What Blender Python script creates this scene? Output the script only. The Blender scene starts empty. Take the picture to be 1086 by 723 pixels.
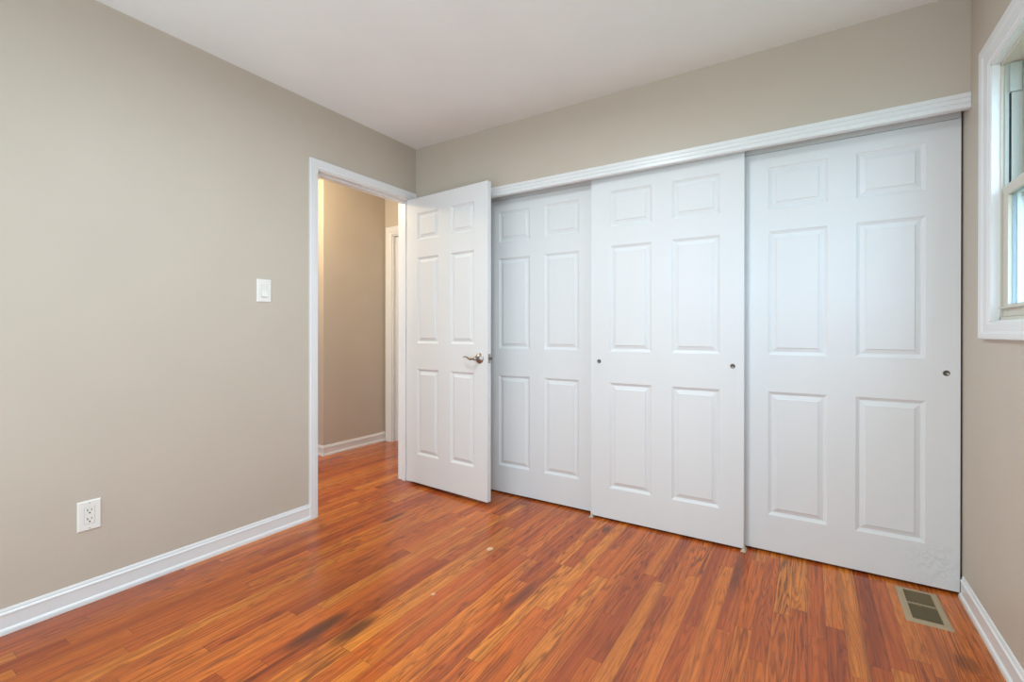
import bpy, bmesh, math
from mathutils import Vector, Matrix

C = bpy.context.scene.collection
PI = math.pi

# ------------------------------------------------------------------ camera
F_PX = 494.965
cam_d = bpy.data.cameras.new('camera')
cam_d.sensor_fit = 'HORIZONTAL'
cam_d.sensor_width = 36.0
cam_d.lens = F_PX / 1086 * 36
cam_d.shift_y = -8.42 / 1086
cam_d.clip_start = 0.02
cam = bpy.data.objects.new('camera', cam_d)
C.objects.link(cam)
yaw, pitch, roll = 0.5657, -0.0017, -0.0011
cam.matrix_world = (Matrix.Translation((0, 0, 1.0908)) @ Matrix.Rotation(yaw, 4, 'Z')
                    @ Matrix.Rotation(PI / 2 + pitch, 4, 'X') @ Matrix.Rotation(-roll, 4, 'Z'))
bpy.context.scene.camera = cam

# ------------------------------------------------------------------ view
vs = bpy.context.scene.view_settings
vs.view_transform = 'Standard'
vs.look = 'None'
vs.gamma = 1.0
vs.use_curve_mapping = False
vs.exposure = 0.06

# ------------------------------------------------------------------ world
w = bpy.data.worlds.new('sky')
bpy.context.scene.world = w
w.use_nodes = True
bg = w.node_tree.nodes['Background']
bg.inputs[0].default_value = (0.56, 0.76, 1.0, 1)
bg.inputs[1].default_value = 6.5

# ------------------------------------------------------------------ added fill panels and lamps
def area(name, loc, rot, sx, sy, power, col):
    d = bpy.data.lights.new(name, 'AREA')
    d.shape = 'RECTANGLE'; d.size = sx; d.size_y = sy
    d.energy = power; d.color = col
    o = bpy.data.objects.new(name, d); C.objects.link(o)
    o.location = loc; o.rotation_euler = rot
    return o

# added wall-size fill panel behind the camera, evens out the room light
area('rear_daylight_fill', (-0.95, -0.235, 1.12), (PI / 2, 0, 0), 2.9, 2.1, 33, (0.69, 0.89, 1.0))
area('hall_daylight_fill', (-2.95, -0.22, 1.15), (PI / 2, 0, 0), 0.7, 1.7, 19, (0.72, 0.88, 1.0))  # added cool panel brightening the hall, standing in for daylight from its rear
def spot_ball(name, loc, r, power, col):
    d = bpy.data.lights.new(name, 'POINT')
    d.energy = power; d.color = col; d.shadow_soft_size = r
    o = bpy.data.objects.new(name, d); C.objects.link(o); o.location = loc
    return o
CEIL_LAMP = (-0.95, 1.15)
bl_ = area('ceiling_bulb', (CEIL_LAMP[0], CEIL_LAMP[1], 2.345), (0, 0, 0), 0.26, 0.26, 21, (0.80, 0.94, 1.0))
bl_.data.shape = 'DISK'
HALL_LAMP = (-3.35, 1.95)
spot_ball('hall_bulb', (HALL_LAMP[0], HALL_LAMP[1], 2.27), 0.06, 29, (1.0, 0.80, 0.50))

# ------------------------------------------------------------------ measures
L, R, H = -2.4529, 0.5408, 2.4404
YW = 2.5317            # face of the closet wall
YF, YB = 2.5855, 2.6308   # faces of front / back track doors
Y0 = -0.26             # wall behind the camera
HX = -3.6029           # far wall of the hall
HY0, HY1 = 2.5788, 3.2866

# ------------------------------------------------------------------ material helpers
def new_mat(name):
    m = bpy.data.materials.new(name); m.use_nodes = True
    nt = m.node_tree
    return m, nt, nt.nodes['Principled BSDF']

def N(nt, t, **kw):
    n = nt.nodes.new(t)
    for k, v in kw.items():
        setattr(n, k, v)
    return n

def paint(name, col, rough=0.5, bump=0.0, scale=200, spec=0.5, stretch=None, metal=0.0, var=0.015):
    m, nt, b = new_mat(name)
    b.inputs['Roughness'].default_value = rough
    b.inputs['Specular IOR Level'].default_value = spec
    b.inputs['Metallic'].default_value = metal
    tc = N(nt, 'ShaderNodeTexCoord')
    mp = N(nt, 'ShaderNodeMapping')
    if stretch: mp.inputs['Scale'].default_value = stretch
    nt.links.new(tc.outputs['Object'], mp.inputs['Vector'])
    n1 = N(nt, 'ShaderNodeTexNoise'); n1.inputs['Scale'].default_value = 3.0
    nt.links.new(mp.outputs[0], n1.inputs['Vector'])
    cr = N(nt, 'ShaderNodeValToRGB')
    cr.color_ramp.elements[0].position = 0.3; cr.color_ramp.elements[1].position = 0.7
    cr.color_ramp.elements[0].color = [c * (1 - var) for c in col] + [1]
    cr.color_ramp.elements[1].color = [min(1, c * (1 + var)) for c in col] + [1]
    nt.links.new(n1.outputs['Fac'], cr.inputs[0])
    nt.links.new(cr.outputs[0], b.inputs['Base Color'])
    if bump:
        n2 = N(nt, 'ShaderNodeTexNoise'); n2.inputs['Scale'].default_value = scale
        n2.inputs['Detail'].default_value = 3
        nt.links.new(mp.outputs[0], n2.inputs['Vector'])
        bp = N(nt, 'ShaderNodeBump'); bp.inputs['Strength'].default_value = bump
        bp.inputs['Distance'].default_value = 0.002
        nt.links.new(n2.outputs['Fac'], bp.inputs['Height'])
        nt.links.new(bp.outputs[0], b.inputs['Normal'])
    return m

M = {}
M['wall'] = paint('greige_wall_paint', (0.585, 0.515, 0.434), 0.5, 0.06, 350, 0.3)
M['ceil'] = paint('ceiling_paint', (0.90, 0.91, 0.91), 0.8, 0.05, 300, 0.2)
M['trim'] = paint('white_trim_enamel', (0.82, 0.825, 0.83), 0.3, 0.0, 50, 0.5)
M['door'] = paint('white_moulded_door', (0.78, 0.79, 0.80), 0.62, 0.25, 90, 0.22, (1.0, 1.0, 0.06))
M['door_edge'] = paint('white_door_edge', (0.80, 0.80, 0.80), 0.4)
M['plate'] = paint('white_plastic', (0.86, 0.85, 0.81), 0.3)
M['dark'] = paint('dark_slot', (0.02, 0.02, 0.02), 0.6)
M['screw'] = paint('painted_screw', (0.55, 0.54, 0.50), 0.4)
M['nickel'] = paint('satin_nickel', (0.42, 0.39, 0.37), 0.28, 0, 50, 0.5, None, 1.0)
M['pull'] = paint('pull_metal', (0.20, 0.19, 0.18), 0.35, 0, 50, 0.5, None, 1.0)
M['track'] = paint('grey_track_metal', (0.72, 0.71, 0.71), 0.5)
M['tan'] = paint('tan_register_enamel', (0.43, 0.325, 0.20), 0.45)
M['louver'] = paint('olive_register_louver', (0.33, 0.26, 0.155), 0.5)
M['duct'] = paint('duct_metal', (0.10, 0.085, 0.055), 0.6)
M['guide'] = paint('almond_nylon', (0.62, 0.55, 0.42), 0.5)
M['vinyl'] = paint('almond_window_vinyl', (0.66, 0.62, 0.53), 0.4)
M['liner'] = paint('grey_jamb_liner', (0.46, 0.50, 0.46), 0.35)
M['spacer'] = paint('blue_grey_spacer', (0.26, 0.36, 0.45), 0.35)
M['gasket'] = paint('black_gasket', (0.03, 0.03, 0.03), 0.6)
M['siding'] = paint('blue_grey_siding', (0.035, 0.075, 0.11), 0.6)
M['grass'] = paint('lawn', (0.10, 0.17, 0.05), 0.9, 0.5, 60, 0.2, None, 0, 0.3)

# glass
def glass():
    m, nt, b = new_mat('window_glass')
    nt.nodes.remove(b)
    lw_ = N(nt, 'ShaderNodeLayerWeight'); lw_.inputs['Blend'].default_value = 0.5
    pw_ = N(nt, 'ShaderNodeMath', operation='POWER'); pw_.inputs[1].default_value = 5.0
    nt.links.new(lw_.outputs['Facing'], pw_.inputs[0])
    fr_ = N(nt, 'ShaderNodeMath', operation='MULTIPLY_ADD'); fr_.inputs[1].default_value = 0.7; fr_.inputs[2].default_value = 0.04
    nt.links.new(pw_.outputs[0], fr_.inputs[0])
    tr_ = N(nt, 'ShaderNodeBsdfTransparent'); tr_.inputs[0].default_value = (0.93, 0.97, 0.96, 1)
    gl_ = N(nt, 'ShaderNodeBsdfGlossy'); gl_.inputs['Roughness'].default_value = 0.02
    mx_ = N(nt, 'ShaderNodeMixShader')
    nt.links.new(fr_.outputs[0], mx_.inputs[0]); nt.links.new(tr_.outputs[0], mx_.inputs[1]); nt.links.new(gl_.outputs[0], mx_.inputs[2])
    nt.links.new(mx_.outputs[0], nt.nodes['Material Output'].inputs[0])
    return m
M['glass'] = glass()

def lamp_glass():
    m, nt, b = new_mat('lit_opal_glass')
    b.inputs['Base Color'].default_value = (0.9, 0.88, 0.84, 1)
    b.inputs['Emission Color'].default_value = (0.85, 0.94, 1.0, 1)
    b.inputs['Emission Strength'].default_value = 7.0
    return m
M['opal'] = lamp_glass()

# door with scuffs (the right hand closet door is scuffed low down)
def scuffed():
    m = M['door'].copy(); m.name = 'white_moulded_door_scuffed'
    nt = m.node_tree; b = nt.nodes['Principled BSDF']
    src = b.inputs['Base Color'].links[0].from_socket
    tc = N(nt, 'ShaderNodeTexCoord')
    sp = N(nt, 'ShaderNodeVectorMath', operation='DISTANCE')
    sp.inputs[1].default_value = (0.735, 0.0, 0.115)
    nt.links.new(tc.outputs['Object'], sp.inputs[0])
    mr = N(nt, 'ShaderNodeMapRange'); mr.inputs['From Min'].default_value = 0.11
    mr.inputs['From Max'].default_value = 0.0
    nt.links.new(sp.outputs['Value'], mr.inputs['Value'])
    nz = N(nt, 'ShaderNodeTexNoise'); nz.inputs['Scale'].default_value = 26; nz.inputs['Detail'].default_value = 6
    nz.inputs['Distortion'].default_value = 2.0
    nt.links.new(tc.outputs['Object'], nz.inputs['Vector'])
    r2 = N(nt, 'ShaderNodeValToRGB')
    r2.color_ramp.elements[0].position = 0.50; r2.color_ramp.elements[0].color = (0, 0, 0, 1)
    r2.color_ramp.elements[1].position = 0.60; r2.color_ramp.elements[1].color = (1, 1, 1, 1)
    nt.links.new(nz.outputs['Fac'], r2.inputs[0])
    mu = N(nt, 'ShaderNodeMath', operation='MULTIPLY')
    nt.links.new(mr.outputs[0], mu.inputs[0]); nt.links.new(r2.outputs[0], mu.inputs[1])
    mu2 = N(nt, 'ShaderNodeMath', operation='MULTIPLY'); mu2.inputs[1].default_value = 0.28
    nt.links.new(mu.outputs[0], mu2.inputs[0])
    mx = N(nt, 'ShaderNodeMix', data_type='RGBA')
    nt.links.new(mu2.outputs[0], mx.inputs['Factor'])
    nt.links.new(src, mx.inputs['A']); mx.inputs['B'].default_value = (0.38, 0.39, 0.40, 1)
    nt.links.new(mx.outputs['Result'], b.inputs['Base Color'])
    return m
M['door_scuffed'] = scuffed()

# oak strip floor, boards running along Y
def oak():
    m, nt, b = new_mat('red_oak_strip_floor')
    lk = nt.links.new
    def math_(op, a, bb=None, clamp=False):
        n = N(nt, 'ShaderNodeMath', operation=op); n.use_clamp = clamp
        for i, v in enumerate((a, bb)):
            if v is None: continue
            if isinstance(v, (int, float)): n.inputs[i].default_value = v
            else: lk(v, n.inputs[i])
        return n.outputs[0]
    def comb(x, y, z):
        n = N(nt, 'ShaderNodeCombineXYZ')
        for i, v in enumerate((x, y, z)):
            if isinstance(v, (int, float)): n.inputs[i].default_value = v
            else: lk(v, n.inputs[i])
        return n.outputs[0]
    def noise(vec, scale=1.0, detail=2.0, rough=0.5, dist=0.0):
        n = N(nt, 'ShaderNodeTexNoise')
        n.inputs['Scale'].default_value = scale; n.inputs['Detail'].default_value = detail
        n.inputs['Roughness'].default_value = rough; n.inputs['Distortion'].default_value = dist
        lk(vec, n.inputs['Vector']); return n.outputs['Fac']
    def white(vec):
        n = N(nt, 'ShaderNodeTexWhiteNoise'); n.noise_dimensions = '3D'
        lk(vec, n.inputs['Vector']); return n.outputs['Value']
    def mix(f, a, bb, mode='MIX'):
        n = N(nt, 'ShaderNodeMix', data_type='RGBA'); n.blend_type = mode
        for s, v in ((n.inputs['Factor'], f), (n.inputs['A'], a), (n.inputs['B'], bb)):
            if isinstance(v, (int, float)): s.default_value = v
            elif isinstance(v, tuple): s.default_value = (*v, 1)
            else: lk(v, s)
        return n.outputs['Result']
    def ramp(v, stops):
        n = N(nt, 'ShaderNodeValToRGB'); cr = n.color_ramp
        while len(cr.elements) < len(stops): cr.elements.new(0.5)
        for e, (p, c) in zip(cr.elements, stops):
            e.position = p; e.color = (*c, 1)
        lk(v, n.inputs[0]); return n.outputs[0]
    def rng(v, a0, a1, b0, b1):
        n = N(nt, 'ShaderNodeMapRange')
        for i, x in enumerate((a0, a1, b0, b1)): n.inputs[i + 1].default_value = x
        lk(v, n.inputs[0]); return n.outputs[0]
    tc = N(nt, 'ShaderNodeTexCoord')
    sx = N(nt, 'ShaderNodeSeparateXYZ'); lk(tc.outputs['Object'], sx.inputs[0])
    X, Y = sx.outputs[0], sx.outputs[1]
    W = 0.0572
    u = math_('DIVIDE', X, W)
    row = math_('FLOOR', u)
    fu = math_('FRACT', u)
    r1 = white(comb(row, 3.1, 0.0))
    r1b = white(comb(row, 9.7, 2.0))
    ln = rng(r1b, 0, 1, 0.55, 1.15)
    v = math_('ADD', math_('DIVIDE', Y, ln), math_('MULTIPLY', r1, 7.0))
    seg = math_('FLOOR', v)
    fv = math_('FRACT', v)
    bid = white(comb(row, seg, 1.0))
    bid2 = white(comb(row, seg, 5.0))
    bid3 = white(comb(row, seg, 8.0))
    # board tone
    tone = ramp(bid, [(0.0, (0.38, 0.062, 0.013)), (0.18, (0.54, 0.102, 0.018)), (0.45, (0.67, 0.145, 0.021)),
                      (0.75, (0.75, 0.195, 0.026)), (1.0, (0.80, 0.25, 0.036))])
    # cathedral figure: contour lines of a long stretched noise
    off = math_('MULTIPLY', bid2, 61.0)
    off2 = math_('MULTIPLY', bid3, 47.0)
    gx = math_('ADD', X, off); gy = math_('ADD', Y, off2)
    warp = noise(comb(math_('MULTIPLY', gx, 21.0), math_('MULTIPLY', gy, 1.15), off), 1.0, 2.0, 0.40, 0.15)
    fine = noise(comb(math_('MULTIPLY', gx, 160.0), math_('MULTIPLY', gy, 9.0), off2), 1.0, 3.0, 0.6)
    cnt = math_('ADD', math_('MULTIPLY', warp, 15.0), math_('MULTIPLY', fine, 0.75))
    ring = math_('FRACT', cnt)
    ringl = ramp(ring, [(0.0, (1, 1, 1)), (0.15, (0.7, 0.7, 0.7)), (0.40, (0, 0, 0)), (0.80, (0.05, 0.05, 0.05)), (0.94, (0.8, 0.8, 0.8)), (1.0, (1, 1, 1))])
    amt = rng(bid3, 0, 1, 0.32, 0.92)
    gf = math_('MULTIPLY', ringl, amt)
    dark = mix(0.95, tone, (0.095, 0.020, 0.006))
    col = mix(gf, tone, dark)
    # long streaks
    strk = noise(comb(math_('MULTIPLY', gx, 62.0), math_('MULTIPLY', gy, 0.9), off), 1.0, 4.0, 0.62)
    col = mix(rng(strk, 0.46, 0.74, 0.0, 0.70), col, (0.17, 0.045, 0.020))
    col = mix(rng(strk, 0.50, 0.25, 0.0, 0.40), col, (0.82, 0.24, 0.045))
    # pores
    por = noise(comb(math_('MULTIPLY', gx, 520.0), math_('MULTIPLY', gy, 22.0), 0.0), 1.0, 2.0, 0.5)
    col = mix(rng(por, 0.56, 0.70, 0.0, 0.38), col, (0.12, 0.035, 0.015))
    # slow tonal drift over the room, redder towards the closet
    drift = noise(comb(math_('MULTIPLY', X, 1.3), math_('MULTIPLY', Y, 0.9), 4.0), 1.0, 2.0)
    col = mix(rng(drift, 0.40, 0.66, 0.0, 0.40), col, (0.30, 0.065, 0.018))
    # blotchy dark stains inside single boards
    bl = noise(comb(math_('MULTIPLY', X, 15.0), math_('MULTIPLY', Y, 4.5), 7.0), 1.0, 3.0, 0.55)
    col = mix(rng(bl, 0.64, 0.76, 0.0, 0.60), col, (0.085, 0.028, 0.016))
    for (px, py, rx, ry, k) in ((-1.515, 1.06, 0.030, 0.13, 0.85), (-1.40, 1.13, 0.030, 0.11, 0.80),
                                (-2.06, 1.95, 0.020, 0.09, 0.75), (-1.00, 1.66, 0.022, 0.15, 0.65),
                                (-0.94, 2.46, 0.020, 0.05, 0.75), (-0.27, 2.33, 0.022, 0.22, 0.55),
                                (0.44, 2.10, 0.03, 0.05, 0.5), (-0.86, 1.25, 0.018, 0.10, 0.35)):
        dx = math_('DIVIDE', math_('SUBTRACT', X, px), rx)
        dy = math_('DIVIDE', math_('SUBTRACT', Y, py), ry)
        d2 = math_('ADD', math_('MULTIPLY', dx, dx), math_('MULTIPLY', dy, dy))
        d2 = math_('ADD', d2, math_('MULTIPLY', math_('SUBTRACT', strk, 0.5), 3.0))
        col = mix(rng(d2, 1.5, 0.3, 0.0, k), col, (0.075, 0.026, 0.015))
    # small pale chips
    for (px, py, cw) in ((-1.352, 1.925, 0.015), (-1.3175, 1.4647, 0.008)):
        dx = math_('DIVIDE', math_('SUBTRACT', X, px), cw)
        dy = math_('DIVIDE', math_('SUBTRACT', Y, py), cw * 1.4)
        d2 = math_('ADD', math_('MULTIPLY', dx, dx), math_('MULTIPLY', dy, dy))
        col = mix(rng(d2, 1.2, 0.5, 0.0, 0.8), col, (0.75, 0.50, 0.32))
    # joints
    e1 = math_('MINIMUM', fu, math_('SUBTRACT', 1.0, fu))
    jl = rng(e1, 0.006, 0.022, 1.0, 0.0)
    e2 = math_('MULTIPLY', math_('MINIMUM', fv, math_('SUBTRACT', 1.0, fv)), ln)
    je = rng(e2, 0.0004, 0.0014, 1.0, 0.0)
    jj = math_('MAXIMUM', jl, je)
    col = mix(math_('MULTIPLY', jj, 0.55), col, (0.07, 0.02, 0.01))
    lk(col, b.inputs['Base Color'])
    rg = noise(comb(math_('MULTIPLY', X, 9.0), math_('MULTIPLY', Y, 5.0), 1.0), 1.0, 4.0, 0.6)
    lk(rng(rg, 0.3, 0.7, 0.15, 0.27), b.inputs['Roughness'])
    b.inputs['Specular IOR Level'].default_value = 0.42
    hgt = math_('ADD', math_('MULTIPLY', strk, -0.25), math_('MULTIPLY', jj, -1.0))
    hgt = math_('ADD', hgt, math_('MULTIPLY', por, -0.15))
    bp = N(nt, 'ShaderNodeBump'); bp.inputs['Strength'].default_value = 0.30
    bp.inputs['Distance'].default_value = 0.0012
    lk(hgt, bp.inputs['Height']); lk(bp.outputs[0], b.inputs['Normal'])
    return m
M['oak'] = oak()

# ------------------------------------------------------------------ geometry helpers
def box(bm, x0, x1, y0, y1, z0, z1):
    vs_ = [bm.verts.new(p) for p in ((x0, y0, z0), (x1, y0, z0), (x1, y1, z0), (x0, y1, z0),
                                     (x0, y0, z1), (x1, y0, z1), (x1, y1, z1), (x0, y1, z1))]
    for f in ((3, 2, 1, 0), (4, 5, 6, 7), (0, 1, 5, 4), (1, 2, 6, 5), (2, 3, 7, 6), (3, 0, 4, 7)):
        bm.faces.new([vs_[i] for i in f])

def boxes(*bs):
    bm = bmesh.new()
    for b in bs: box(bm, *b)
    return bm

def sweep(bm, prof, path_fn, ends):
    """prof: list of 2-D points; path_fn(end, p) -> 3-D point; closed profile, capped."""
    rings = []
    for e in ends:
        rings.append([bm.verts.new(path_fn(e, p)) for p in prof])
    n = len(prof)
    for a, b_ in zip(rings, rings[1:]):
        for i in range(n):
            j = (i + 1) % n
            bm.faces.new((a[i], a[j], b_[j], b_[i]))
    bm.faces.new(rings[0][::-1]); bm.faces.new(rings[-1])

def cyl(bm, p, axis, r, h, seg=24, r2=None):
    r2 = r if r2 is None else r2
    ax = Vector(axis).normalized()
    rot = Vector((0, 0, 1)).rotation_difference(ax).to_matrix().to_4x4()
    bmesh.ops.create_cone(bm, cap_ends=True, segments=seg, radius1=r, radius2=r2, depth=h,
                          matrix=Matrix.Translation(Vector(p) + ax * h / 2) @ rot)

def lathe(bm, prof, origin, axis, seg=32):
    ax = Vector(axis).normalized()
    rot = Vector((0, 0, 1)).rotation_difference(ax).to_matrix()
    rings = []
    for r, z in prof:
        if r < 1e-6:
            rings.append([bm.verts.new(Vector(origin) + rot @ Vector((0, 0, z)))])
        else:
            rings.append([bm.verts.new(Vector(origin) + rot @ Vector((r * math.cos(2 * PI * k / seg), r * math.sin(2 * PI * k / seg), z))) for k in range(seg)])
    for a, b_ in zip(rings, rings[1:]):
        for k in range(seg):
            k2 = (k + 1) % seg
            q = [a[k % len(a)], a[k2 % len(a)], b_[k2 % len(b_)], b_[k % len(b_)]]
            u = []
            for x in q:
                if x not in u: u.append(x)
            if len(u) > 2: bm.faces.new(u)

def link(name, bm, mat, parent=None, bevel=0.0, smooth=False, loc=None, rotz=0.0):
    bmesh.ops.recalc_face_normals(bm, faces=bm.faces)
    me = bpy.data.meshes.new(name); bm.to_mesh(me); bm.free()
    me.materials.append(mat)
    if smooth:
        for p in me.polygons: p.use_smooth = True
    o = bpy.data.objects.new(name, me); C.objects.link(o)
    if parent is not None: o.parent = parent
    if loc is not None: o.location = loc
    o.rotation_euler = (0, 0, rotz)
    if bevel:
        md = o.modifiers.new('bevel', 'BEVEL'); md.width = bevel; md.segments = 2
        md.limit_method = 'ANGLE'; md.angle_limit = 0.6
    return o

def tag(o, label=None, cat=None, group=None, kind=None):
    if label: o['label'] = label
    if cat: o['category'] = cat
    if group: o['group'] = group
    if kind: o['kind'] = kind
    return o

def empty(name, loc=(0, 0, 0), rotz=0.0):
    o = bpy.data.objects.new(name, None); C.objects.link(o)
    o.location = loc; o.rotation_euler = (0, 0, rotz); o.empty_display_size = 0.1
    return o

# ------------------------------------------------------------------ the room shell
VX0, VX1, VY0, VY1 = 0.337, 0.431, 2.319, 2.565     # duct opening of the floor register
bm = bmesh.new()
FX0, FX1, FY0, FY1 = -5.2, 0.66, Y0 - 0.12, 3.45
for (x0, x1, y0, y1) in ((FX0, VX0, FY0, FY1), (VX1, FX1, FY0, FY1), (VX0, VX1, FY0, VY0), (VX0, VX1, VY1, FY1)):
    q = [bm.verts.new(p) for p in ((x0, y0, 0), (x1, y0, 0), (x1, y1, 0), (x0, y1, 0))]
    bm.faces.new(q)
bmesh.ops.remove_doubles(bm, verts=bm.verts, dist=1e-5)
r = bmesh.ops.extrude_face_region(bm, geom=bm.faces[:])
bmesh.ops.translate(bm, verts=[g for g in r['geom'] if isinstance(g, bmesh.types.BMVert)], vec=(0, 0, -0.05))
fl = link('floor', bm, M['oak'])
tag(fl, 'glossy red oak strip floor with dark stains running through to the hall', 'floor', kind='structure')

c = link('ceiling', boxes((FX0, FX1 , FY0, FY1, H, H + 0.1)), M['ceil'])
tag(c, 'plain white painted ceiling', 'ceiling', kind='structure')

DY0, DY1, DZ = 1.697, 2.499, 2.068                 # rough opening of the entry door
o = link('wall_left', boxes((L - 0.12, L, Y0, DY0, 0, H), (L - 0.12, L, DY1, FY1, 0, H), (L - 0.12, L, DY0, DY1, DZ, H)), M['wall'])
tag(o, 'greige painted wall holding the doorway, light switch and outlet', 'wall', kind='structure')

WY0, WY1, WZ0, WZ1 = 1.36, 2.262, 1.1285, 2.02     # opening of the side window
o = link('wall_right', boxes((R, R + 0.12, Y0, WY0, 0, H), (R, R + 0.12, WY1, FY1, 0, H),
                             (R, R + 0.12, WY0, WY1, 0, WZ0), (R, R + 0.12, WY0, WY1, WZ1, H)), M['wall'])
tag(o, 'greige painted wall with the window in it', 'wall', kind='structure')

CX0 = -1.895
o = link('wall_closet', boxes((L, R, YW, YW + 0.17, 2.034, H), (L, CX0, YW, YW + 0.17, 0, 2.034)), M['wall'])
tag(o, 'greige wall above and beside the closet doors', 'wall', kind='structure')

o = link('wall_closet_back', boxes((L, R, 3.16, 3.24, 0, H)), M['wall'])
tag(o, kind='structure')
# rear wall of the room, solid, without a window
o = link('wall_rear', boxes((L - 0.12, R + 0.12, Y0 - 0.12, Y0, 0, H)), M['wall'])
tag(o, kind='structure')

# hall
o = link('wall_hall', boxes((-5.2, HX, HY0, FY1, 0, H)), M['wall'])
tag(o, 'tan hall wall seen through the open doorway, ending at an outside corner', 'wall', kind='structure')
HDX0, HDX1, HDZ = -3.505, -2.705, 2.063
o = link('wall_hall_end', boxes((HX, HDX0, HY1, FY1, 0, H), (HDX1, L - 0.12, HY1, FY1, 0, H), (HDX0, HDX1, HY1, FY1, HDZ, H)), M['wall'])
tag(o, 'narrow strip of hall end wall around the white hall door', 'wall', kind='structure')
o = link('wall_hall_side', boxes((-5.2, -5.1, Y0, HY0, 0, H)), M['wall']); tag(o, kind='structure')
o = link('wall_hall_rear', boxes((-5.2, L - 0.12, Y0 - 0.12, Y0, 0, H)), M['wall']); tag(o, kind='structure')

# ------------------------------------------------------------------ baseboards
BB = [(0, 0), (0.016, 0), (0.016, 0.010), (0.0145, 0.016), (0.0115, 0.020), (0.0090, 0.022), (0.0090, 0.066),
      (0.0110, 0.068), (0.0110, 0.073), (0.0075, 0.0765), (0.0060, 0.0785), (0.0060, 0.083), (0.0035, 0.0895), (0, 0.0905)]
def baseboard(name, fn, ends, label):
    bm = bmesh.new(); sweep(bm, BB, fn, ends)
    return tag(link(name, bm, M['trim']), label, 'baseboard', kind='structure')
baseboard('baseboard_left', lambda e, p: (L + p[0], e, p[1]), (Y0, 1.660), 'white baseboard along the wall with the doorway')
baseboard('baseboard_right', lambda e, p: (R - p[0], e, p[1]), (Y0, 2.612), 'white baseboard under the window wall')
baseboard('baseboard_hall', lambda e, p: (HX + p[0], e, p[1]), (HY0 - 0.0, HY1), 'white baseboard on the far hall wall')
bm = bmesh.new(); sweep(bm, BB, lambda e, p: (e, HY0 - p[0], p[1]), (-5.1, HX + 0.016))
tag(link('baseboard_hall_return', bm, M['trim']), 'short white baseboard turning the hall corner', 'baseboard', kind='structure')
baseboard('baseboard_closet', lambda e, p: (e, YW - p[0], p[1]), (L + 0.018, CX0), 'white baseboard behind the open door')

# ------------------------------------------------------------------ door casings: profile across the width (0 = inner edge)
def casing_prof(w_, t=0.016):
    return [(0, 0), (0, t * 0.55), (0.004, t * 0.72), (w_ * 0.25, t * 0.72), (w_ * 0.33, t * 0.9), (w_ * 0.8, t), (w_ - 0.003, t), (w_, t * 0.8), (w_, 0)]

def casing_frame(name, place, a0, a1, z1, wid, right_wid, label, z0=0.0, t=0.016, parent=None, mat=None):
    """three (or four) mitred lengths in one frame. place(a, z, out) -> point; inner opening a0..a1, top z1."""
    bm = bmesh.new()
    pr = casing_prof(wid, t)
    sweep(bm, pr, lambda e, p: place(a0 - p[0], (z0 if e == 0 else z1 + p[0]), p[1]), (0, 1))
    k = right_wid / wid
    sweep(bm, pr, lambda e, p: place((a0 - p[0]) if e == 0 else (a1 + p[0] * k), z1 + p[0], p[1]), (0, 1))
    sweep(bm, pr, lambda e, p: place(a1 + p[0] * k, (z0 if e == 0 else z1 + p[0]), p[1]), (0, 1))
    return link(name, bm, mat or M['trim'], parent)

tr = casing_frame('trim_1', lambda a, z, o_: (L + o_, a, z), 1.7125, 2.4845, 2.0545, 0.0535, 0.0470, '')
tag(tr, 'white door casing around the bedroom doorway', 'door casing', kind='structure')
# hall side of the same doorway
tr = casing_frame('trim_2', lambda a, z, o_: (L - 0.12 - o_, a, z), 1.7125, 2.4845, 2.0545, 0.0535, 0.0535, '')
tag(tr, 'hall side casing of the bedroom doorway', 'door casing', kind='structure')
# jamb
o = link('trim_3', boxes((L - 0.12, L, 1.698, 1.717, 0, 2.048), (L - 0.12, L, 2.479, 2.498, 0, 2.048), (L - 0.12, L, 1.698, 2.498, 2.048, 2.067),
                         (L - 0.075, L - 0.040, 1.717, 1.728, 0, 2.037), (L - 0.075, L - 0.040, 2.468, 2.479, 0, 2.037),
                         (L - 0.075, L - 0.040, 1.717, 2.479, 2.037, 2.048)), M['trim'], bevel=0.0015)
tag(o, 'white door jamb and stop lining the bedroom doorway', 'door jamb', kind='structure')
# strike plate on the latch side jamb
o2 = link('strike_plate', boxes((L - 0.034, L - 0.004, 1.7165, 1.7182, 0.895, 0.955)), M['nickel'], o)

# hall door and casing
tr = casing_frame('trim_4', lambda a, z, o_: (a, HY1 - o_, z), -3.500, -2.710, 2.058, 0.080, 0.080, '')
tag(tr, 'white casing of the hall door seen past the doorway', 'door casing', kind='structure')
o = link('trim_5', boxes((HDX0, HDX0 + 0.018, HY1, 3.40, 0, 2.05), (HDX1 - 0.018, HDX1, HY1, 3.40, 0, 2.05), (HDX0, HDX1, HY1, 3.40, 2.045, HDZ)), M['trim'])
tag(o, 'white jamb of the hall door', 'door jamb', kind='structure')

# ------------------------------------------------------------------ six panel doors
PROF = [(0, 0), (0.0020, 0.0030), (0.0130, 0.0098), (0.0160, 0.0098), (0.0340, 0.0040), (0.0346, 0.0008)]

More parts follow.
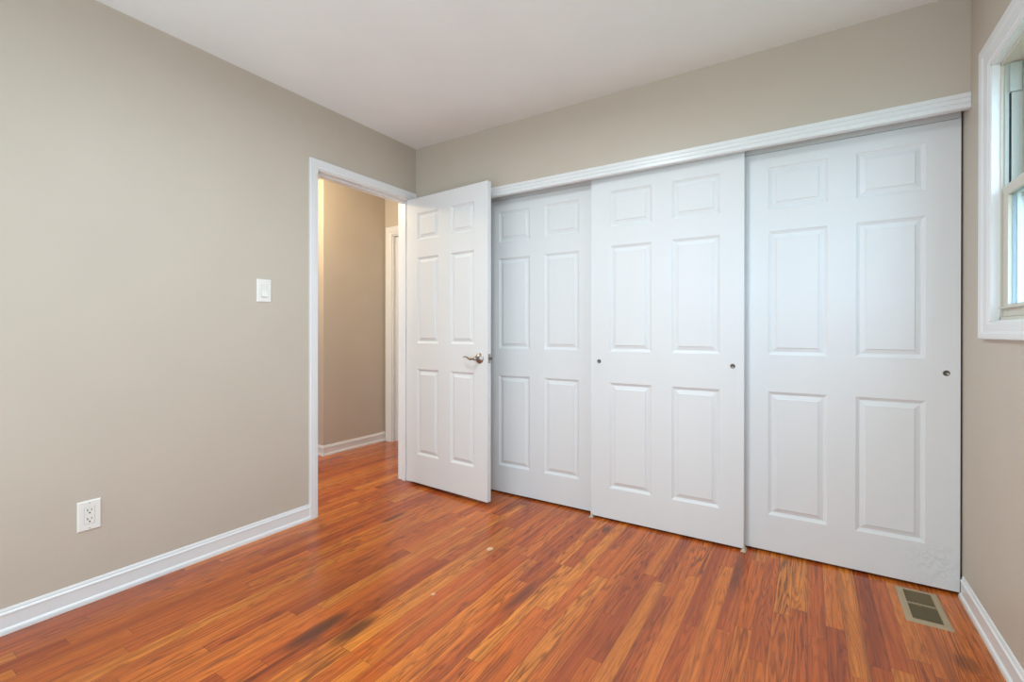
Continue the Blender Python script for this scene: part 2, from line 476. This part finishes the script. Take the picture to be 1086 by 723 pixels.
def six_panel(bm, w_, z0, z1, t, xs, zs):
    """slab x 0..w_, front face at y=0, back at y=t, both faces with six raised panels."""
    for (yf, sgn) in ((0.0, 1), (t, -1)):
        gx = [0, xs[0], xs[1], xs[2], xs[3], w_]
        gz = [z0] + list(zs) + [z1]
        vg = {}
        for i, x in enumerate(gx):
            for j, z in enumerate(gz):
                vg[i, j] = bm.verts.new((x, yf, z))
        for i in range(5):
            for j in range(len(gz) - 1):
                q = [vg[i, j], vg[i + 1, j], vg[i + 1, j + 1], vg[i, j + 1]]
                if i in (1, 3) and j in (1, 3, 5):
                    prev = q
                    xa, xb, za, zb = gx[i], gx[i + 1], gz[j], gz[j + 1]
                    for (ins, dep) in PROF[1:]:
                        y = yf + sgn * dep
                        ring = [bm.verts.new(p) for p in ((xa + ins, y, za + ins), (xb - ins, y, za + ins), (xb - ins, y, zb - ins), (xa + ins, y, zb - ins))]
                        for k in range(4):
                            k2 = (k + 1) % 4
                            bm.faces.new((prev[k], prev[k2], ring[k2], ring[k]))
                        prev = ring
                    bm.faces.new(prev)
                else:
                    bm.faces.new(q)
        if sgn == 1: f0 = vg
        else: f1 = vg
    n, m_ = 5, len([z0, *zs, z1]) - 1
    for i in range(n):
        bm.faces.new((f0[i, 0], f0[i + 1, 0], f1[i + 1, 0], f1[i, 0]))
        bm.faces.new((f0[i, m_], f0[i + 1, m_], f1[i + 1, m_], f1[i, m_]))
    for j in range(m_):
        bm.faces.new((f0[0, j], f0[0, j + 1], f1[0, j + 1], f1[0, j]))
        bm.faces.new((f0[n, j], f0[n, j + 1], f1[n, j + 1], f1[n, j]))

# ---- sliding closet doors
DW = 0.8175
DXS = (0.1170, 0.3580, 0.4670, 0.7060)
DZS = (0.1909, 0.7985, 0.9813, 1.5896, 1.7003, 1.9050)
def closet_door(x, y, top, label, pulls, mat):
    root = empty('sliding_closet_door', (x, y, 0))
    tag(root, label, 'door', 'sliding closet doors', 'thing')
    bm = bmesh.new(); six_panel(bm, DW, 0.012, top, 0.034, DXS, DZS)
    link('slab', bm, mat, root, bevel=0.0012)
    for px in pulls:
        bm = bmesh.new()
        lathe(bm, [(0.0120, -0.002), (0.0120, 0.0010), (0.0110, 0.0022), (0.0085, 0.0016), (0.0078, 0.0004), (0.0, 0.0004)], (px, 0, 0.921), (0, -1, 0), 28)
        p = link('finger_pull', bm, M['pull'], root, smooth=True)
        tag(p, 'round metal finger pull')
    return root
d_front = closet_door(-1.0880, YF, 2.026, 'white six-panel closet door in front of its neighbours, with two finger pulls', (0.052, 0.766), M['door'])
d_left = closet_door(-1.8920, YB, 1.981, 'white six-panel closet door partly behind the open hinged door', (), M['door'])
d_right = closet_door(-0.2835, YB, 1.981, 'scuffed white six-panel closet door next to the window wall', (0.773,), M['door_scuffed'])

# floor guides of the front door
def guide(x, label):
    bm = boxes((x - 0.012, x + 0.012, YF - 0.016, YF + 0.05, 0.0, 0.0035), (x - 0.006, x + 0.006, YF - 0.005, YF - 0.0015, 0.0035, 0.020),
               (x - 0.006, x + 0.006, YF + 0.0365, YF + 0.040, 0.0035, 0.020))
    cyl(bm, (x + 0.004, YF - 0.011, 0.0035), (0, 0, 1), 0.003, 0.0015, 12)
    return tag(link('door_guide', bm, M['guide'], bevel=0.0008), label, 'door guide', 'closet door floor guides')
guide(-1.0800, 'small almond floor guide under the seam between partly hidden and front closet doors')
guide(-0.2720, 'small almond floor guide under the seam beside the scuffed closet door')

# header trim over the closet, with shallow reeds, and the tracks above the doors
bm = bmesh.new()
HP = [(0.0, 1.980), (-0.0090, 1.980), (-0.0120, 1.983), (-0.0120, 1.993), (-0.0080, 1.995), (-0.0080, 2.001), (-0.0120, 2.003), (-0.0120, 2.013),
      (-0.0080, 2.015), (-0.0080, 2.021), (-0.0120, 2.023), (-0.0120, 2.038), (-0.0100, 2.0408), (0.0, 2.0408)]
sweep(bm, HP, lambda e, p: (e, YW + p[0], p[1]), (-1.915, R - 0.0008))
o = link('trim_6', bm, M['trim']); tag(o, 'long reeded white header trim across the top of the closet', 'header trim', kind='structure')
o = link('trim_7', boxes((CX0, R, YW, YW + 0.020, 1.981, 2.034)), M['trim'])
tag(o, 'white backing board behind the closet header', 'header board', kind='structure')
o = link('closet_track', boxes((CX0 + 0.004, 0.534, YB + 0.003, YB + 0.030, 1.984, 2.033), ), M['track'])
tag(o, 'grey metal sliding track strip above the closet doors', 'sliding track')

# ---- entry door, open
ANG = -0.0739
EXS = (0.1114, 0.3223, 0.4386, 0.6452)
EZS = (0.2263, 0.8298, 1.0143, 1.6172, 1.7424, 1.9301)
EW = 0.7571
d1 = empty('door_1', (L + 0.001, 2.4417, 0), ANG)
tag(d1, 'white six-panel hinged door standing open against the closet, with lever handle', 'door', kind='structure')
bm = bmesh.new(); six_panel(bm, EW, 0.022, 2.042, 0.035, EXS, EZS)
link('slab', bm, M['door'], d1, bevel=0.0015)

def tube(bm, pts, rad, seg=14):
    pts = [Vector(p) for p in pts]
    rings = []
    for i, p in enumerate(pts):
        t = (pts[min(i + 1, len(pts) - 1)] - pts[max(i - 1, 0)]).normalized()
        up = Vector((0, 0, 1)) if abs(t.z) < 0.9 else Vector((0, 1, 0))
        a = t.cross(up).normalized(); b_ = t.cross(a).normalized()
        rx, rz = rad[i]
        rings.append([bm.verts.new(p + a * rx * math.cos(2 * PI * k / seg) + b_ * rz * math.sin(2 * PI * k / seg)) for k in range(seg)])
    for a, b_ in zip(rings, rings[1:]):
        for k in range(seg):
            bm.faces.new((a[k], a[(k + 1) % seg], b_[(k + 1) % seg], b_[k]))
    bm.faces.new(rings[0][::-1]); bm.faces.new(rings[-1])

HS, HZ = 0.6925, 0.925
def lever(side):
    """side -1: hall face towards the camera, +1: far face."""
    y0 = 0.0 if side < 0 else 0.035
    bm = bmesh.new()
    # lever: neck out of the rosette, then a wave towards the hinge
    lathe(bm, [(0.0, 0.0), (0.0125, 0.0), (0.0115, 0.018), (0.0105, 0.034), (0.0125, 0.038), (0.0125, 0.050), (0.009, 0.054), (0.0, 0.055)], (HS, y0 + side * 0.004, HZ), (0, side, 0), 24)
    key = [(0.0, 0.0), (0.020, -0.0005), (0.038, -0.004), (0.060, 0.003), (0.076, 0.0095), (0.090, 0.0105), (0.101, 0.006)]
    pts = []; rad = []
    for i in range(len(key) - 1):
        p0, p1, p2, p3 = key[max(i - 1, 0)], key[i], key[i + 1], key[min(i + 2, len(key) - 1)]
        for q in range(4):
            t = q / 4
            cr_ = [0.5 * (2 * p1[c_] + (p2[c_] - p0[c_]) * t + (2 * p0[c_] - 5 * p1[c_] + 4 * p2[c_] - p3[c_]) * t * t
                          + (3 * p1[c_] - p0[c_] - 3 * p2[c_] + p3[c_]) * t ** 3) for c_ in (0, 1)]
            s_ = cr_[0] / 0.101
            pts.append((HS - cr_[0], y0 + side * (0.048 - 0.005 * s_ ** 2), HZ + cr_[1]))
            rr = 0.0068 * (1 - s_) ** 0.8 + 0.0028
            rad.append((rr * 0.8, rr))
    pts.append((HS - 0.101, y0 + side * 0.043, HZ + 0.006)); rad.append((0.0022, 0.0028))
    tube(bm, pts, rad)
    hnd = link('lever_handle', bm, M['nickel'], d1, smooth=True)
    tag(hnd, 'satin nickel lever handle')
    bm = bmesh.new()
    lathe(bm, [(0.0335, 0.0), (0.0335, 0.002), (0.0315, 0.0055), (0.026, 0.0085), (0.018, 0.010), (0.016, 0.014), (0.0, 0.0145)], (HS, y0, HZ), (0, side, 0), 40)
    link('rosette', bm, M['nickel'], hnd, smooth=True)
lever(-1); lever(1)
bm = boxes((EW - 0.0005, EW + 0.0014, 0.006, 0.030, HZ - 0.029, HZ + 0.029))
lp = link('latch_plate', bm, M['nickel'], d1, bevel=0.0004)
tag(lp, 'nickel latch plate on the door edge')
bm = bmesh.new()
sweep(bm, [(0.0115, -0.0095), (0.0245, -0.0095), (0.0245, 0.0095), (0.0115, 0.0095)],
      lambda e, p: (EW + (0.0 if e == 0 else 0.021), p[0] + (0 if e == 0 else (0.0035 if p[0] < 0.02 else 0)), HZ + p[1]), (0, 1))
link('latch_bolt', bm, M['pull'], lp)
for z in (0.28, 1.05, 1.84):
    bm = bmesh.new()
    cyl(bm, (-0.0035, 0.040, z - 0.045), (0, 0, 1), 0.0058, 0.09, 16)
    box(bm, -0.0012, 0.0, 0.004, 0.036, z - 0.045, z + 0.045)
    link('hinge', bm, M['nickel'], d1)

# ---- hall door (only its first inches show)
d2 = empty('door_2', (HDX0 + 0.020, 3.315, 0))
tag(d2, 'closed white hall door glimpsed past the doorway jamb', 'door', kind='structure')
bm = bmesh.new(); six_panel(bm, HDX1 - HDX0 - 0.040, 0.010, 2.040, 0.035, (0.11, 0.33, 0.43, 0.65), EZS)
link('slab', bm, M['door'], d2)

# ------------------------------------------------------------------ light switch
sw = empty('light_switch', (L, 1.3922, 1.3105))
tag(sw, 'white rocker light switch on the greige wall beside the doorway', 'light switch')
def wall_plate(w_, h_, t, wi, hi):
    """plate in local coords: out = +x, width along y; bevelled rim and a recessed opening."""
    bm = bmesh.new()
    def ring(a, b_, x): return [bm.verts.new((x, sy * a, sz * b_)) for sy, sz in ((-1, -1), (1, -1), (1, 1), (-1, 1))]
    rs = [ring(w_ / 2, h_ / 2, 0.0), ring(w_ / 2, h_ / 2, t * 0.45), ring(w_ / 2 - 0.004, h_ / 2 - 0.004, t), ring(wi / 2, hi / 2, t), ring(wi / 2, hi / 2, t - 0.003)]
    for a, b_ in zip(rs, rs[1:]):
        for k in range(4): bm.faces.new((a[k], a[(k + 1) % 4], b_[(k + 1) % 4], b_[k]))
    bm.faces.new(rs[-1]); bm.faces.new(rs[0][::-1])
    return bm
link('cover_plate', wall_plate(0.0765, 0.122, 0.0065, 0.035, 0.068), M['plate'], sw)
bm = bmesh.new()
sweep(bm, [(0.003, -0.0325), (0.0135, -0.0325), (0.0060, 0.0), (0.0070, 0.0325), (0.003, 0.0325)], lambda e, p: (p[0], e, p[1]), (-0.0165, 0.0165))
link('rocker', bm, M['plate'], sw)
for z in (-0.0485, 0.0485):
    bm = bmesh.new(); cyl(bm, (0.006, 0, z), (1, 0, 0), 0.0028, 0.0012, 14); link('screw', bm, M['plate'], sw)

# ------------------------------------------------------------------ outlet
ot = empty('wall_outlet', (L, 0.6755, 0.3505))
tag(ot, 'white duplex power outlet low on the greige wall', 'power outlet')
link('cover_plate', wall_plate(0.0745, 0.120, 0.0065, 0.034, 0.067), M['plate'], ot)
link('receptacle', boxes((0.003, 0.0072, -0.0162, 0.0162, -0.0325, 0.0325)), M['plate'], ot, bevel=0.0006)
for dz in (-0.0175, 0.0175):
    bm = boxes((0.0070, 0.0076, -0.0080, -0.0052, dz + 0.001, dz + 0.0085), (0.0070, 0.0076, 0.0052, 0.0076, dz + 0.002, dz + 0.0080))
    cyl(bm, (0.0070, 0, dz - 0.0065), (1, 0, 0), 0.0028, 0.0006, 16)
    link('socket', bm, M['dark'], ot)
for z in (-0.050, 0.050):
    bm = bmesh.new(); cyl(bm, (0.006, 0, z), (1, 0, 0), 0.0030, 0.0014, 14); link('screw', bm, M['screw'], ot)

# ------------------------------------------------------------------ floor register
fr = empty('floor_vent', (0, 0, 0))
tag(fr, 'tan metal floor vent in the oak floor near the scuffed closet door', 'floor vent')
bm = bmesh.new()
ox0, ox1, oy0, oy1 = 0.3157, 0.4527, 2.2956, 2.5800
def ring4(a0, a1, b0, b1, z): return [bm.verts.new(p) for p in ((a0, b0, z), (a1, b0, z), (a1, b1, z), (a0, b1, z))]
rs = [ring4(ox0, ox1, oy0, oy1, 0.0), ring4(ox0 + 0.001, ox1 - 0.001, oy0 + 0.001, oy1 - 0.001, 0.0025), ring4(ox0 + 0.006, ox1 - 0.006, oy0 + 0.006, oy1 - 0.006, 0.0050),
      ring4(VX0 + 0.002, VX1 - 0.002, VY0 + 0.002, VY1 - 0.002, 0.0050), ring4(VX0 + 0.002, VX1 - 0.002, VY0 + 0.002, VY1 - 0.002, -0.003),
      ring4(VX0 + 0.0005, VX1 - 0.0005, VY0 + 0.0005, VY1 - 0.0005, -0.003), ring4(VX0 + 0.0005, VX1 - 0.0005, VY0 + 0.0005, VY1 - 0.0005, 0.0)]
rs.append(rs[0])
for a, b_ in zip(rs, rs[1:]):
    for k in range(4): bm.faces.new((a[k], a[(k + 1) % 4], b_[(k + 1) % 4], b_[k]))
link('frame', bm, M['tan'], fr)
nl = 22
for k in range(nl):
    y = VY0 + 0.006 + (VY1 - VY0 - 0.012) * k / (nl - 1)
    bm = bmesh.new()
    sweep(bm, [(y - 0.0006, 0.0035), (y + 0.0006, 0.0035), (y + 0.0036, -0.0060), (y + 0.0024, -0.0060)], lambda e, p: (e, p[0], p[1]), (VX0 + 0.002, VX1 - 0.002))
    link('louver', bm, M['louver'], fr)
link('crossbar', boxes((VX0 + 0.002, VX1 - 0.002, 2.446, 2.456, -0.004, 0.0040)), M['louver'], fr)
link('damper', boxes((VX0 + 0.004, VX1 - 0.004, 2.452, VY1 - 0.003, -0.0105, -0.0085)), M['tan'], fr)
link('duct_boot', boxes((VX0 - 0.002, VX0, VY0, VY1, -0.16, -0.051), (VX1, VX1 + 0.002, VY0, VY1, -0.16, -0.051), (VX0, VX1, VY0 - 0.002, VY0, -0.16, -0.051),
                        (VX0, VX1, VY1, VY1 + 0.002, -0.16, -0.051), (VX0, VX1, VY0, VY1, -0.165, -0.160)), M['duct'], fr)

# ------------------------------------------------------------------ window
wn = empty('window_1', (R, 0.5 * (WY0 + WY1), WZ0))
tag(wn, 'almond vinyl double-hung window in white casing', 'window', kind='structure')
wn.location = (0, 0, 0)
# casing: four mitred sides
def wcas():
    bm = bmesh.new()
    wl, wt, wb, t = 0.096, 0.090, 0.060, 0.018
    pr = [(0, 0), (0, 0.008), (0.06, 0.010), (0.12, 0.010), (0.16, 0.0125), (0.55, 0.0135), (0.62, 0.0165), (0.70, 0.018), (0.95, 0.018), (1.0, 0.0155), (1.0, 0.0)]
    a0, a1, z0, z1 = WY0, WY1, WZ0, WZ1
    P = lambda a, z, o_: (R - o_, a, z)
    sweep(bm, pr, lambda e, p: P(a1 + p[0] * wl, (z0 - p[0] * wb) if e == 0 else (z1 + p[0] * wt), p[1]), (0, 1))
    sweep(bm, pr, lambda e, p: P(a0 - p[0] * wl, (z0 - p[0] * wb) if e == 0 else (z1 + p[0] * wt), p[1]), (0, 1))
    sweep(bm, pr, lambda e, p: P((a0 - p[0] * wl) if e == 0 else (a1 + p[0] * wl), z1 + p[0] * wt, p[1]), (0, 1))
    sweep(bm, pr, lambda e, p: P((a0 - p[0] * wl) if e == 0 else (a1 + p[0] * wl), z0 - p[0] * wb, p[1]), (0, 1))
    return bm
link('casing', wcas(), M['trim'], wn)
# jamb extension (white) then vinyl frame
J0 = R - 0.006
link('jamb', boxes((J0, R + 0.016, WY1 - 0.004, WY1 + 0.004, WZ0, WZ1), (J0, R + 0.016, WY0 - 0.004, WY0 + 0.004, WZ0, WZ1),
                   (J0, R + 0.016, WY0, WY1, WZ1 - 0.004, WZ1 + 0.004), (J0, R + 0.016, WY0, WY1, WZ0 - 0.004, WZ0 + 0.004)), M['trim'], wn)
A0, A1, B0, B1 = WY0 + 0.004, WY1 - 0.004, WZ0 + 0.004, WZ1 - 0.004
link('frame', boxes((R + 0.016, R + 0.115, A1 - 0.006, A1 + 0.003, B0, B1), (R + 0.016, R + 0.115, A0 - 0.003, A0 + 0.006, B0, B1),
                    (R + 0.016, R + 0.115, A0, A1, B1 - 0.010, B1 + 0.003), (R + 0.016, R + 0.115, A0, A1, B0 - 0.003, B0 + 0.012)), M['vinyl'], wn)
# jamb liners above the lower sash with dark grooves, stop blocks at the top
ln_ = link('jamb_liner', boxes((R + 0.024, R + 0.034, A1 - 0.012, A1 - 0.006, B0 + 0.012, B1 - 0.010), (R + 0.040, R + 0.066, A1 - 0.014, A1 - 0.006, 1.55, B1 - 0.010),
                               (R + 0.024, R + 0.034, A0 + 0.006, A0 + 0.012, B0 + 0.012, B1 - 0.010), (R + 0.040, R + 0.066, A0 + 0.006, A0 + 0.014, 1.55, B1 - 0.010)), M['liner'], wn)
link('outer_track', boxes((R + 0.052, R + 0.056, A1 - 0.016, A1 - 0.006, B0 + 0.012, 1.55), (R + 0.062, R + 0.068, A1 - 0.012, A1 - 0.006, B0 + 0.012, 1.55)), M['trim'], wn)
link('groove', boxes((R + 0.034, R + 0.040, A1 - 0.0075, A1 - 0.006, B0 + 0.012, B1 - 0.010), (R + 0.034, R + 0.040, A0 + 0.006, A0 + 0.0075, B0 + 0.012, B1 - 0.010)), M['gasket'], wn)
link('stop_block', boxes((R + 0.034, R + 0.062, A1 - 0.022, A1 - 0.006, B1 - 0.110, B1 - 0.012)), M['liner'], wn, bevel=0.001)
def sash(name, x0, x1, z0, z1, st, rt, rb_):
    y0, y1 = A0 + 0.014, A1 - 0.014
    s = link(name, boxes((x0, x1, y1 - st, y1, z0, z1), (x0, x1, y0, y0 + st, z0, z1), (x0, x1, y0 + st, y1 - st, z1 - rt, z1), (x0, x1, y0 + st, y1 - st, z0, z0 + rb_)), M['vinyl'], wn, bevel=0.0015)
    xm = x0 + 0.012
    link('spacer', boxes((xm - 0.001, xm + 0.008, y1 - st - 0.003, y1 - st, z0 + rb_, z1 - rt), (xm - 0.001, xm + 0.008, y0 + st, y0 + st + 0.003, z0 + rb_, z1 - rt),
                         (xm - 0.001, xm + 0.008, y0 + st, y1 - st, z1 - rt - 0.003, z1 - rt), (xm - 0.001, xm + 0.008, y0 + st, y1 - st, z0 + rb_, z0 + rb_ + 0.003)), M['spacer'], s)
    link('glazing_bead', boxes((xm + 0.009, x1 + 0.001, y1 - st - 0.005, y1 - st, z0 + rb_, z1 - rt), (xm + 0.009, x1 + 0.001, y0 + st, y0 + st + 0.005, z0 + rb_, z1 - rt)), M['trim'], s)
    link('pane', boxes((xm - 0.004, xm - 0.0012, y0 + st - 0.002, y1 - st + 0.002, z0 + rb_ - 0.002, z1 - rt + 0.002)), M['glass'], s)
    return s
MZ = 1.588
s1 = sash('lower_sash', R + 0.020, R + 0.050, B0 + 0.013, MZ, 0.044, 0.036, 0.040)
s2 = sash('upper_sash', R + 0.068, R + 0.098, MZ - 0.036, B1 - 0.011, 0.044, 0.036, 0.036)
link('finger_rail', boxes((R + 0.008, R + 0.020, A0 + 0.03, A1 - 0.016, B0 + 0.040, B0 + 0.045)), M['vinyl'], s1)
link('sash_lock', boxes((R + 0.026, R + 0.044, 1.79, 1.85, MZ, MZ + 0.012)), M['vinyl'], s1, bevel=0.002)

# ------------------------------------------------------------------ outdoors through the side window
g = link('ground_outside', boxes((R + 0.12, 14, -8, 16, -0.65, -0.55)), M['grass'])
tag(g, 'lawn outside the window', 'lawn', kind='structure')
nh = empty('neighbour_house', (0, 0, 0)); tag(nh, 'blue-grey sided house outside the window', 'house')
bm = bmesh.new()
for k in range(30):
    z = -0.55 + k * 0.16
    sweep(bm, [(0.0, z), (-0.022, z), (-0.004, z + 0.16), (0.0, z + 0.16)], lambda e, p: (3.6 + p[0], e, p[1]), (5.0, 15.0))
box(bm, 3.6, 6.0, 5.0, 15.0, -0.55, 4.25)
link('wall', bm, M['siding'], nh)
link('corner_board', boxes((3.56, 3.66, 4.9, 5.02, -0.55, 4.25)), M['trim'], nh)
link('porch_post', boxes((3.22, 3.44, 12.4, 12.62, -0.55, 4.0), (3.19, 3.47, 12.37, 12.65, -0.55, -0.30), (3.19, 3.47, 12.37, 12.65, 3.8, 4.0)), M['trim'], nh)
link('porch_roof', boxes((3.0, 3.6, 12.2, 15.0, 4.0, 4.15)), M['trim'], nh)
for y in (7.0, 9.6, 12.2):
    f_ = link('window', boxes((3.54, 3.60, y, y + 0.09, 0.9, 2.3), (3.54, 3.60, y + 1.0, y + 1.09, 0.9, 2.3), (3.54, 3.60, y, y + 1.09, 2.21, 2.3), (3.54, 3.60, y, y + 1.09, 0.9, 0.99)), M['trim'], nh)
    link('pane', boxes((3.565, 3.58, y + 0.09, y + 1.0, 0.99, 2.21)), M['gasket'], f_)

# ------------------------------------------------------------------ lamps (above the frame of the photo)
def flush_lamp(x, y, label, r_=0.16):
    e = empty('ceiling_lamp', (x, y, H)); tag(e, label, 'ceiling lamp')
    bm = bmesh.new(); lathe(bm, [(0, 0), (r_ * 0.95, 0), (r_ * 0.95, -0.02), (r_ * 0.9, -0.025), (0, -0.025)], (0, 0, 0), (0, 0, 1), 40)
    link('base', bm, M['nickel'], e)
    bm = bmesh.new(); lathe(bm, [(r_ * 0.9, -0.025), (r_ * 0.88, -0.04), (r_ * 0.72, -0.065), (r_ * 0.4, -0.082), (0, -0.088)], (0, 0, 0), (0, 0, 1), 40)
    link('shade', bm, M['opal'], e, smooth=True)
flush_lamp(CEIL_LAMP[0], CEIL_LAMP[1], 'flush opal glass ceiling lamp in the middle of the bedroom ceiling')
flush_lamp(HALL_LAMP[0], HALL_LAMP[1], 'flush opal glass ceiling lamp in the hall', 0.13)
